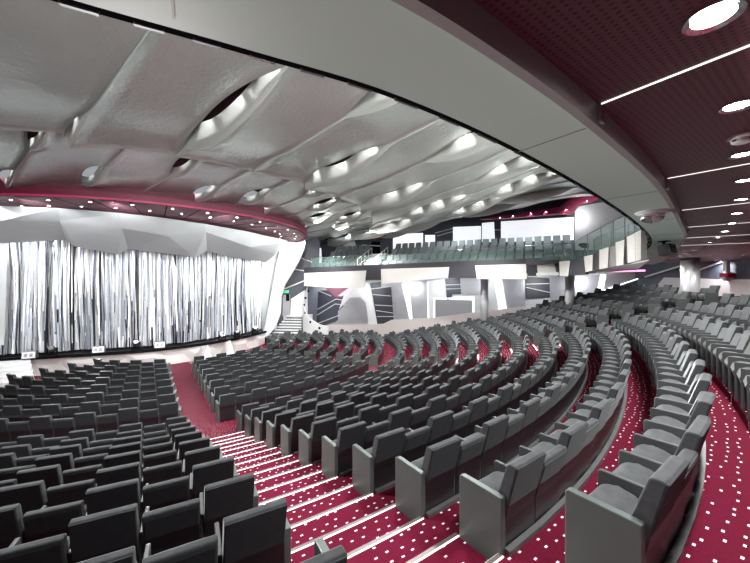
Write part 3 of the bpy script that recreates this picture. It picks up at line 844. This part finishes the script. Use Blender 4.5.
# columns
for i, (u, Y, r, z0, z1, lab) in enumerate(((484.5, 24.6, .28, -4.0, 1.0, 'slim white column before the far wall beside the acoustic panel'), (569.5, 21.9, .27, -3.2, 1.0, 'slim white column under the balcony beside the dark square panel'),
                                            (690, 16.4, .36, -1.4, 1.1, 'thick white column standing among the upper rows'))):
    x = (u-CU)/F*Y
    bm = bmesh.new(); lathe(bm, [(r, 0), (r, z1-z0)], (0, 0, 0), 28)
    o = obj('column', bm, M['column'], None); o.location = W(x, Y, z0)
    for p in o.data.polygons: p.use_smooth = len(p.vertices) == 4
    tag(o, lab, 'column'); o['kind'] = 'structure'

# ------------------------------------------------------------------ back wall
BW = [(19.0, 24.3), (19.0, 20), (18.4, 16.3), (16.5, 10.5), (12, 3), (5, -4), (-4, -8.5), (-14, -9.8), (-26, -6), (-34, 4), (-36, 16), (-30, 30), (-16, 36), (-5.6, 34.2)]
bwl = struct(empty('wall_back'), 'dark navy back wall with a white lower band behind the top row', 'wall')
bm = bmesh.new(); pv = None
for x, y in BW:
    c = [bm.verts.new(W(x, y, -5)), bm.verts.new(W(x, y, 7.8))]
    if pv: bm.faces.new((pv[0], c[0], c[1], pv[1]))
    pv = c
obj('wall_face', bm, M['navy'], bwl)
PB1 = ((19.0, 24.3), (19.0, 19.0)); PB2 = ((19.0, 20), (18.4, 16.3))
def bwp(nm, uv, pl, m, off=.06): return wall_panel(nm, uv, pl, M[m], bwl, off)
bwp('white_band', [(652, 291), (664, 277.5), (690, 278), (690, 296), (652, 296)], PB1, 'white', .1)
bwp('white_band', [(690, 278), (722, 279.5), (754, 279.5), (754, 296), (690, 296)], PB2, 'white', .1)
for q, pl in (((645, 277, 684, 265), PB1), ((694, 272, 722, 261.5), PB2)): bar_on('light_bar', *q, pl, .05, M['white'], bwl, .12)
# white wall post with a red sign
c0 = plane_hit(726.5, 279, *PB2, .25)
t = tag(empty('fire_point', (c0.x, c0.y, 0)), 'white wall post with a red sign above the top row', 'fire point')
bm = bmesh.new(); box(bm, (-.10, -.10, H0+.02), (.10, .10, H0+1.1), .01); obj('post', bm, M['plasticw'], t)
bm = bmesh.new(); box(bm, (-.24, -.16, H0+.12), (.24, .10, H0+.46), .02); hb = obj('sign_box', bm, M['plasticw'], t)
bm = bmesh.new(); box(bm, (-.23, -.25, H0+.22), (.23, -.17, H0+.42), .01); box(bm, (-.26, -.2, H0+.22), (-.245, .1, H0+.42)); obj('red_face', bm, M['red'], hb)

# ------------------------------------------------------------------ far balcony wing
PF = ((11.7, 21.0), (-5.5, 29.0))
def ringY(u):
    th = math.atan((u-CU)/F); thc = math.atan2(CX, CY); D = math.hypot(CX, CY); ps = th-thc
    tt = D*math.cos(ps)+math.sqrt(max(0, 24.0**2-(D*math.sin(ps))**2))
    return tt*math.cos(th)
def fasc(u, v, off=0.):
    if u < 560: return plane_hit(u, v, *PF, off)
    p = P(u, v, ringY(u)); c = Vector((CX, CY, p.z)); return p+(c-p).normalized()*off
fb = struct(empty('wall_balcony'), 'balcony front of alternating cream and charcoal slanted panels', 'balcony front')
blocks = [  # four corners: top left, top right, bottom right, bottom left
    ('cream', (304, 273), (334, 272), (334, 288), (304, 286)), ('cream', (334.5, 272), (366, 270.5), (364, 288), (334.5, 288)), ('fdark', (366, 270), (381, 269), (381, 280), (365, 280)),
    ('cream', (381, 269), (449, 267), (448, 277), (381, 284)), ('fdark', (449.5, 267), (475, 266), (477, 278), (448, 278)), ('cream', (475, 265.5), (526, 264), (527, 279), (477, 279)),
    ('fdark', (526.5, 264), (537, 263), (537.5, 276), (528, 276)), ('cream', (537, 263), (554, 262), (557, 276), (538, 277)), ('fdark', (554.5, 262), (559, 261.5), (560, 276), (557.5, 276)),
    ('cream', (560, 261.5), (571, 260.5), (569, 276), (560.5, 276)), ('fdark', (571, 260), (585, 257.5), (586, 274.5), (570, 275.5)), ('cream', (585, 256.5), (594, 254.5), (593.5, 270.5), (586.5, 272)),
    ('fdark', (594, 254), (600.5, 252.5), (600, 269.5), (594, 270.5)), ('cream', (600.5, 250), (610, 247), (609, 267.5), (600.5, 269.5)), ('greyedge', (610, 247), (617, 244.5), (617, 266), (609.5, 267)),
    ('cream', (617, 242.5), (626, 239.5), (625, 264.5), (618, 266)), ('fdark', (625.5, 241), (628.5, 240), (629.5, 263), (626, 264)), ('cream', (628.5, 237), (637, 233), (637.5, 261), (629.5, 263)),
    ('cream', (637.3, 232.5), (643.5, 229.5), (643.5, 259.5), (637.8, 261))]
for m, *q in blocks:
    pts = [fasc(u, v, .05 if m == 'cream' else 0.) for u, v in q]
    slab_poly('fascia_panel', pts, .12, M[m], fb)
# dark sill line above the fascia, underside slab and slab soffit
sill = [(304, 270.5), (366, 268), (450, 264.5), (526, 261.5), (560, 259)]
for (u0, v0), (u1, v1) in zip(sill, sill[1:]):
    slab_poly('sill_band', [fasc(u0, v0-3, -.05), fasc(u1, v1-3, -.05), fasc(u1, v1+4, -.05), fasc(u0, v0+4, -.05)], .1, M['fdark'], fb)
edge = [fasc(u, v, -.2) for u, v in ((304, 283), (366, 283), (450, 277), (526, 276), (560, 275), (600, 268), (626, 264), (640, 261))]
outer = [W(19.0, 24.3, .75), W(6.7, 28.3, .5), W(-5.5, 32.3, -.3)]
bm = bmesh.new(); vs = [bm.verts.new(p) for p in edge+outer]; fce = bm.faces.new(vs)
r = bmesh.ops.extrude_face_region(bm, geom=[fce]); bmesh.ops.translate(bm, vec=(0, 0, .18), verts=[x for x in r['geom'] if isinstance(x, bmesh.types.BMVert)])
bmesh.ops.triangulate(bm, faces=bm.faces)
obj('wing_slab', bm, M['white'], fb)
bm = bmesh.new(); cyl(bm, plane_hit(602, 271.3, *PF, -2.0), plane_hit(645, 270.6, *PF, -2.6), .06, n=8)
o = obj('pink_light_tube', bm, M['pinkled']); tag(o, 'pink light tube under the far balcony edge', 'light tube')

# glass balustrade: panes and posts on the wing and along the sloped steps
gl = tag(empty('glass_balustrade'), 'green-tinted glass balustrade along the far balcony front', 'balustrade')
gt = [(311, 258, 270), (345, 256.5, 268.5), (381, 255, 267), (420, 252.5, 265.5), (460, 250, 264), (500, 248, 262.5), (535, 245.5, 261), (571, 243, 259), (585, 235, 257), (598, 228, 253), (610, 221, 247), (621, 216, 242), (630, 215, 239), (637, 219, 234)]
for (u0, t0_, b0_), (u1, t1_, b1_) in zip(gt, gt[1:]):
    slab_poly('glass_pane', [fasc(u0+.3, t0_, -.1), fasc(u1-.3, t1_, -.1), fasc(u1-.3, b1_, -.1), fasc(u0+.3, b0_, -.1)], .018, M['glass'], gl)
    bm = bmesh.new(); cyl(bm, fasc(u0, t0_, -.12), fasc(u0, b0_+1, -.12), .022, n=8); obj('post', bm, M['plinth'], gl)
    bm = bmesh.new(); cyl(bm, fasc(u0, t0_, -.1), fasc(u1, t1_, -.1), .022, n=8); obj('handrail', bm, M['chrome'], gl)
# second, sloped stair rail behind it
g2 = tag(empty('stair_balustrade'), 'sloping green glass stair rail rising beside the pale balcony wall', 'balustrade')
sr = [(571, 240, 256), (585, 232.5, 252), (598, 226, 246), (612, 219, 240), (624, 213, 235), (634, 209, 230)]
for (u0, t0_, b0_), (u1, t1_, b1_) in zip(sr, sr[1:]):
    q = lambda u, v: fasc(u, v, -1.2)
    slab_poly('glass_pane', [q(u0, t0_), q(u1, t1_), q(u1, b1_), q(u0, b0_)], .018, M['glass'], g2)
    bm = bmesh.new(); cyl(bm, q(u0, t0_), q(u0, b0_), .02, n=8); obj('post', bm, M['plinth'], g2)
    bm = bmesh.new(); cyl(bm, q(u0, t0_), q(u1, t1_), .025, n=8); obj('handrail', bm, M['chrome'], g2)

# balcony floor tiers and upper wall
upw = struct(empty('wall_upper'), 'white lit wall panels above the far balcony seats', 'wall')
slab_poly('wall_face', [W(-5.6, 34.2, -.4), W(18, 27, -.4), W(26, 24.5, 7.6), W(-5.6, 34.2, 7.6)], .2, M['navy'], upw)
def up_(nm, uv, m, off=.08): return wall_panel(nm, uv, PUP, M[m], upw, off)
for q in ([(393, 234), (423, 233), (423, 250), (393, 250)], [(425, 235), (435, 235), (435, 250), (425, 250)], [(453, 227), (481, 226), (481, 244), (453, 246)], [(482, 223), (494, 222), (495, 242), (482, 242)],
          [(501, 221.5), (574, 217), (574, 240), (501, 242)], [(311, 248), (321, 248), (322, 270), (311, 270)], [(336, 250), (353, 249), (355, 258), (330, 258)]):
    up_('lit_panel', q, 'lit')
up_('white_panel', [(341, 247), (354, 239), (362, 268), (352, 268)], 'white', .16)
up_('grey_panel', [(575, 207), (614, 200), (640, 210), (640, 250), (575, 250)], 'silverwall', .2)
for q in ((362, 245, 380, 246), (435, 233, 453, 228.5), (437, 236, 453, 231.5), (494, 230, 501, 230)): bar_on('light_bar', *q, PUP, .04, M['white'], upw, .15)
dr = struct(empty('door_1'), 'dark doorway at the back of the far balcony', 'door')
wall_panel('door_leaf', [(371, 241.5), (380, 241), (380.5, 258), (371, 258)], PUP, M['black'], dr, .1)
for q in ((370.6, 241, 370.6, 258), (380.8, 241, 380.8, 258), (370.6, 241, 380.8, 241)): bar_on('door_frame', *q, PUP, .04, M['plinth'], dr, .12)
# maroon soffit strip with downlights along the top of that wall
ms = struct(empty('trim_maroon'), 'maroon soffit strip along the top of the balcony wall', 'soffit')
for q in ([(480, 219), (560, 207), (572, 197), (600, 190), (600, 199), (580, 205), (573, 214), (560, 214), (500, 219)], [(368, 238), (394, 231), (398, 233), (375, 239)]):
    wall_panel('soffit_strip', q, PUP, M['pink'], ms, .9, .3)
for i, (u, v) in enumerate(((500, 217.5), (513, 216), (531, 213.5), (546, 211.5), (566, 209.5), (587, 201))):
    downlight(plane_hit(u, v, *PUP, 1.0), .08, 'small bright downlight in maroon soffit above far balcony, %s along' % ordn(i+1), 'far balcony downlights', 'lens')

bf = struct(empty('floor_balcony'), 'stepped floor of the far balcony', 'floor')
d0 = Vector((11.7+5.5, 21-29)).normalized(); nb = Vector((-d0.y, d0.x)) if Vector((-d0.y, d0.x)).dot(Vector((0, 1))) > 0 else Vector((d0.y, -d0.x))
def wingpt(s, k): return Vector((-5.5, 29.0))+d0*s+nb*k
for i in range(4):
    k0 = .25+.98*i
    q = [wingpt(-.5, k0), wingpt(19.0, k0), wingpt(19.0, k0+1.0), wingpt(-.5, k0+1.0)]
    bm = bmesh.new(); z = .75+.58*i
    lo = [bm.verts.new(W(p.x, p.y, z-.30)) for p in q]; hi = [bm.verts.new(W(p.x, p.y, z)) for p in q]
    bm.faces.new(lo[::-1]); bm.faces.new(hi)
    for a in range(4): bm.faces.new((lo[a], lo[(a+1) % 4], hi[(a+1) % 4], hi[a]))
    obj('tier', bm, M['fdark'], bf)
# balcony chairs
bm = bmesh.new()
prism_x(bm, [(-.04, .0), (.46, .0), (.46, .42), (.12, .44), (-.02, .90), (-.10, .90), (-.06, .3)], -.24, .24, .02, 1)
bmesh.ops.recalc_face_normals(bm, faces=bm.faces)
chm = bpy.data.meshes.new('balcony_chair'); bm.to_mesh(chm); bm.free(); chm.materials.append(M['seatgrey'])
ang = math.atan2(d0.y, d0.x)+PI
cm = 0
for r_ in range(4):
    kk = .85+.98*r_; z = .75+.58*r_
    c = 0
    for i in range(34):
        s_ = .4+.62*i
        if 4.0 < s_ < 6.0: continue
        p = wingpt(s_, kk); q = project(W(p.x, p.y, z+.7))
        if not q or not 308 < q[0] < 575: continue
        c += 1
        o = bpy.data.objects.new('balcony_chair', chm); COL.objects.link(o); o.location = W(p.x, p.y, z); o.rotation_euler = (0, 0, ang)
        tag(o, 'grey balcony chair behind the glass, %s from the stage in the %s row' % (ordn(c), ('lowest', 'second', 'third', 'top')[r_]), 'balcony chair', 'chairs on the far balcony')
# white steps with rails on the balcony
c0 = wingpt(5.0, .4)
t = tag(empty('balcony_steps', (c0.x, c0.y, H0+.75), ang), 'white balcony steps with white rails leading to the dark door', 'steps')
for i in range(6):
    bm = bmesh.new(); box(bm, (-.7, -.55*(i+1), 0), (.7, -.55*i, .29*(i+1))); obj('step', bm, M['white'], t)
for sx in (-.78, .78):
    bm = bmesh.new()
    for i in range(5): cyl(bm, (sx, -.7*i-.1, .3*i), (sx, -.7*i-.1, .3*i+1.1), .025, n=8)
    for h_ in (.55, 1.1): cyl(bm, (sx, -.1, h_), (sx, -2.9, 1.2+h_), .025, n=8)
    obj('railing', bm, M['white'], t)
# video camera on a tripod at the end of the balcony
c0 = fasc(567, 252, -1.0); c0.z = H0+.75
t = tag(empty('video_camera', c0, .6), 'black video camera on a tripod at the end of the balcony rows', 'video camera')
bm = bmesh.new(); box(bm, (-.35, -.10, 1.22), (.25, .10, 1.48), .02); cyl(bm, (-.35, 0, 1.35), (-.62, 0, 1.35), .07, .09, 12); obj('camera_body', bm, M['black'], t)
bm = bmesh.new(); box(bm, (.0, -.11, 1.30), (.2, .11, 1.42)); obj('side_panel', bm, M['red'], t)
bm = bmesh.new(); cyl(bm, (.25, 0, 1.25), (.7, 0, 1.05), .015, n=8); obj('pan_handle', bm, M['black'], t)
for i in range(3):
    a = i*2*PI/3; bm = bmesh.new(); cyl(bm, (0, 0, 1.22), (.38*math.cos(a), .38*math.sin(a), -.05), .022, n=8); obj('leg', bm, M['black'], t)

# ------------------------------------------------------------------ stage side: wall, door, stairs, banister
PS = ((-9.5, 29.6), (-3.5, 31.6))
ws = struct(empty('wall_side'), 'navy wall beside the stage with white light lines', 'wall')
slab_poly('wall_face', [plane_hit(270, 345, *PS), plane_hit(316, 345, *PS), plane_hit(320, 238, *PS), plane_hit(270, 232, *PS)], .2, M['navy'], ws)
for q in ((296, 256, 312, 262), (292, 269, 306, 271), (282, 290, 306, 280)): bar_on('light_bar', *q, PS, .05, M['white'], ws)
wall_panel('white_panel', [(291, 299), (305, 290), (305, 330), (290, 322)], PS, M['white'], ws, .1)
dr = struct(empty('door_2'), 'grey door with a green exit sign beside the stage', 'door')
wall_panel('door_leaf', [(283, 295), (290, 294), (290, 316), (282.5, 316)], PS, M['meshwall'], dr, .14)
wall_panel('door_gap', [(286, 294), (289.5, 294), (289.5, 301), (286, 301)], PS, M['black'], dr, .2)
wall_panel('exit_sign', [(283, 290.5), (289, 290), (289, 293), (283, 293.3)], PS, M['green'], dr, .22)
# S-shaped white stage side wing
o = slab_poly('stage_wing', [P(276, 262, 26.6), P(280, 248, 26.4), P(288, 240, 26.2), P(305, 237, 26.4), P(303.5, 249, 26.5), P(299, 261, 26.6), P(292, 273, 26.7), P(285, 284, 26.8), P(281, 296, 26.8), P(280, 314, 26.8),
                            P(275, 327, 26.6), P(268, 336, 26.4), P(258, 341, 26.0), P(264, 330, 26.4), P(268, 312, 26.8), P(270, 285, 26.8)], .35, M['valance'])
tag(o, 'curving silver-white wing panel at the far edge of the stage opening', 'stage wing')
# stairs up to the door
c0 = P(281, 338, 27.6)
t = tag(empty('staircase', (c0.x, c0.y, 0), -.12), 'white flight of wide steps up to the door beside the stage', 'staircase')
for i in range(9):
    w = 1.75-.085*i
    bm = bmesh.new(); box(bm, (-w*.72+.10*i*.5, .26*i, 0), (w, .26*(i+1), .20*(i+1)+.05)); o = obj('step', bm, M['plinth'], t)
    bm = bmesh.new(); box(bm, (-w*.72+.10*i*.5, .26*i-.02, .20*(i+1)-.03), (w, .26*i+.14, .20*(i+1)+.06)); obj('white_nosing', bm, M['white'], o)
bm = bmesh.new(); box(bm, (-1.2, .26*9, 0), (1.6, .26*9+1.2, 1.9)); obj('landing', bm, M['white'], t)
# curved banister
bl = [(328, 327, 338, 27.2), (318, 324, 338, 27.4), (309, 318, 338, 27.8), (304, 309, 333, 28.2), (302.5, 301, 327, 28.6), (304, 294, 320, 29.2), (307, 287, 312, 29.8)]
v, f = [], []
for u, vt, vb, Y in bl:
    a, b = P(u, vt, Y), P(u, vb, Y)
    v += [a, b, b+Vector((.03, .14, 0)), a+Vector((.03, .14, 0))]
for i in range(len(bl)-1):
    for q in range(4): f.append((i*4+q, i*4+(q+1) % 4, i*4+4+(q+1) % 4, i*4+4+q))
o = raw('stair_banister', v, f, M['white'], None); tag(o, 'white curved banister sweeping beside the stage stairs', 'banister')
for i in range(6):
    u, vt, vb, Y = bl[min(i+1, 6)]
    bm = bmesh.new(); cyl(bm, P(u+1.5, vt+3, Y-.05), P(u+1.5, vt+5, Y-.05), .09, n=10); obj('inset', bm, M['black'], o)

# ------------------------------------------------------------------ light
def spot(name, loc, tgt, power, size=100, blend=.7, soft=.25, color=(1, .98, .96)):
    l = bpy.data.lights.new(name, 'SPOT'); l.energy = power; l.spot_size = math.radians(size); l.spot_blend = blend; l.shadow_soft_size = soft; l.color = color
    o = bpy.data.objects.new(name, l); COL.objects.link(o); o.location = loc
    o.rotation_euler = (Vector(tgt)-Vector(loc)).to_track_quat('-Z', 'Y').to_euler(); return o
def area(name, loc, tgt, power, sx, sy, color=(1, 1, 1)):
    l = bpy.data.lights.new(name, 'AREA'); l.shape = 'RECTANGLE'; l.size = sx; l.size_y = sy; l.energy = power; l.color = color
    o = bpy.data.objects.new(name, l); COL.objects.link(o); o.location = loc
    o.rotation_euler = (Vector(tgt)-Vector(loc)).to_track_quat('-Z', 'Y').to_euler(); return o
# house lights in the auditorium ceiling
for i in range(12):                            # spots added at the balcony lip to brighten the silver ceiling
    a = -84+7.5*i; q = pol(23.9, a, 1.35)
    spot('ceiling_fill', q, pol(13, a, 5.2), 420, 120, .8, .2)
for R, a, p in ((19, -66, 420), (19, -46, 480), (19, -28, 480), (19, -8, 480), (13, -70, 380), (13, -42, 380), (13, -12, 380), (13, 16, 380), (8, -80, 300), (8, -30, 300), (8, 30, 300)):
    q = pol(R, a, 3.2); spot('house_light', q, q-Vector((0, 0, 5)), p*1.6, 150, .6)
for sx_, sy_, tx, ty in ((-17.4, 16.75, -7, -1.5), (-14.7, 17.85, -2, 0), (-12.1, 19.15, 3, 3), (-10.05, 21.5, 8, 7), (-8.9, 24.0, 13, 12)):  # added spots that brighten the soffit band and the seat fronts
    spot('soffit_fill', W(sx_, sy_, -3.75), W(tx, ty, -.3), 5200, 34, 1.0, .25)
# stage lights washing the curtain
for i in range(9):
    p, d = along(4.0+tot*.84*i/9); n_ = Vector((d.y, -d.x))
    a_ = math.degrees(math.atan2(p.y+n_.y*5-KY, p.x+n_.x*5-KX))
    spot('curtain_wash', W(KX+8.6*math.cos(math.radians(a_)), KY+8.6*math.sin(math.radians(a_)), 3.0), W(p.x, p.y, -.6), 290, 100, .7, .15, (.95, .97, 1))
# far wall and balcony light
for u in (325, 365, 405, 445, 490, 540, 590):
    a = plane_hit(u, 280, *PBAR, 1.3); b = plane_hit(u, 298, *PWALL); a.z = H0-.05 if u > 420 else H0-.45
    spot('wall_wash', a, b, 75, 155, .8, .25, (.95, .97, 1))
for s_ in (2, 7, 12, 17, 21):
    p = wingpt(s_, 2.6); spot('balcony_light', W(p.x, p.y, 4.6), W(p.x, p.y+.6, 1), 120, 150, .6, .2, (.92, .97, 1))
p = plane_hit(606, 230, *PUP, 2.0); spot('stair_wall_fill', W(p.x-1.0, p.y-1.2, 5.6), W(p.x+.5, p.y+2, 4.2), 110, 120, .7, .2)  # extra spot added to brighten the grey wall behind the stair rail
for tx, ty in ((-3, 28), (4, 24.6), (9, 22.5), (9.5, 14)):  # fill spots added to brighten the balcony front
    spot('fascia_fill', pol(9, math.degrees(math.atan2(ty-CY, tx-CX)), 3.4), W(tx, ty, .8), 280, 60, .8, .2)
spot('side_light', W(-5.0, 22.5, 2.9), W(-7.6, 29, -1), 700, 90)
spot('canopy_glow', W(-7.0, 9.5, 3.3), W(-10, 14, 3.2), 40, 100, color=(1, .4, .6))

w = bpy.data.worlds.new('World'); S.world = w; w.use_nodes = True
w.node_tree.nodes['Background'].inputs['Color'].default_value = (.8, .85, .9, 1)
w.node_tree.nodes['Background'].inputs['Strength'].default_value = .15

# ------------------------------------------------------------------ camera and view
cam = bpy.data.cameras.new('Camera'); co = bpy.data.objects.new('Camera', cam); COL.objects.link(co)
co.location = (0, 0, H0); co.rotation_euler = (PI/2, 0, 0)
cam.sensor_width = 36; cam.lens = F/750*36; cam.clip_start = .05; cam.clip_end = 200
S.camera = co
S.view_settings.view_transform = 'Standard'; S.view_settings.look = 'None'; S.view_settings.gamma = 1; S.view_settings.exposure = 1.5
S.cycles.use_denoising = True
S.cycles.max_bounces = 6
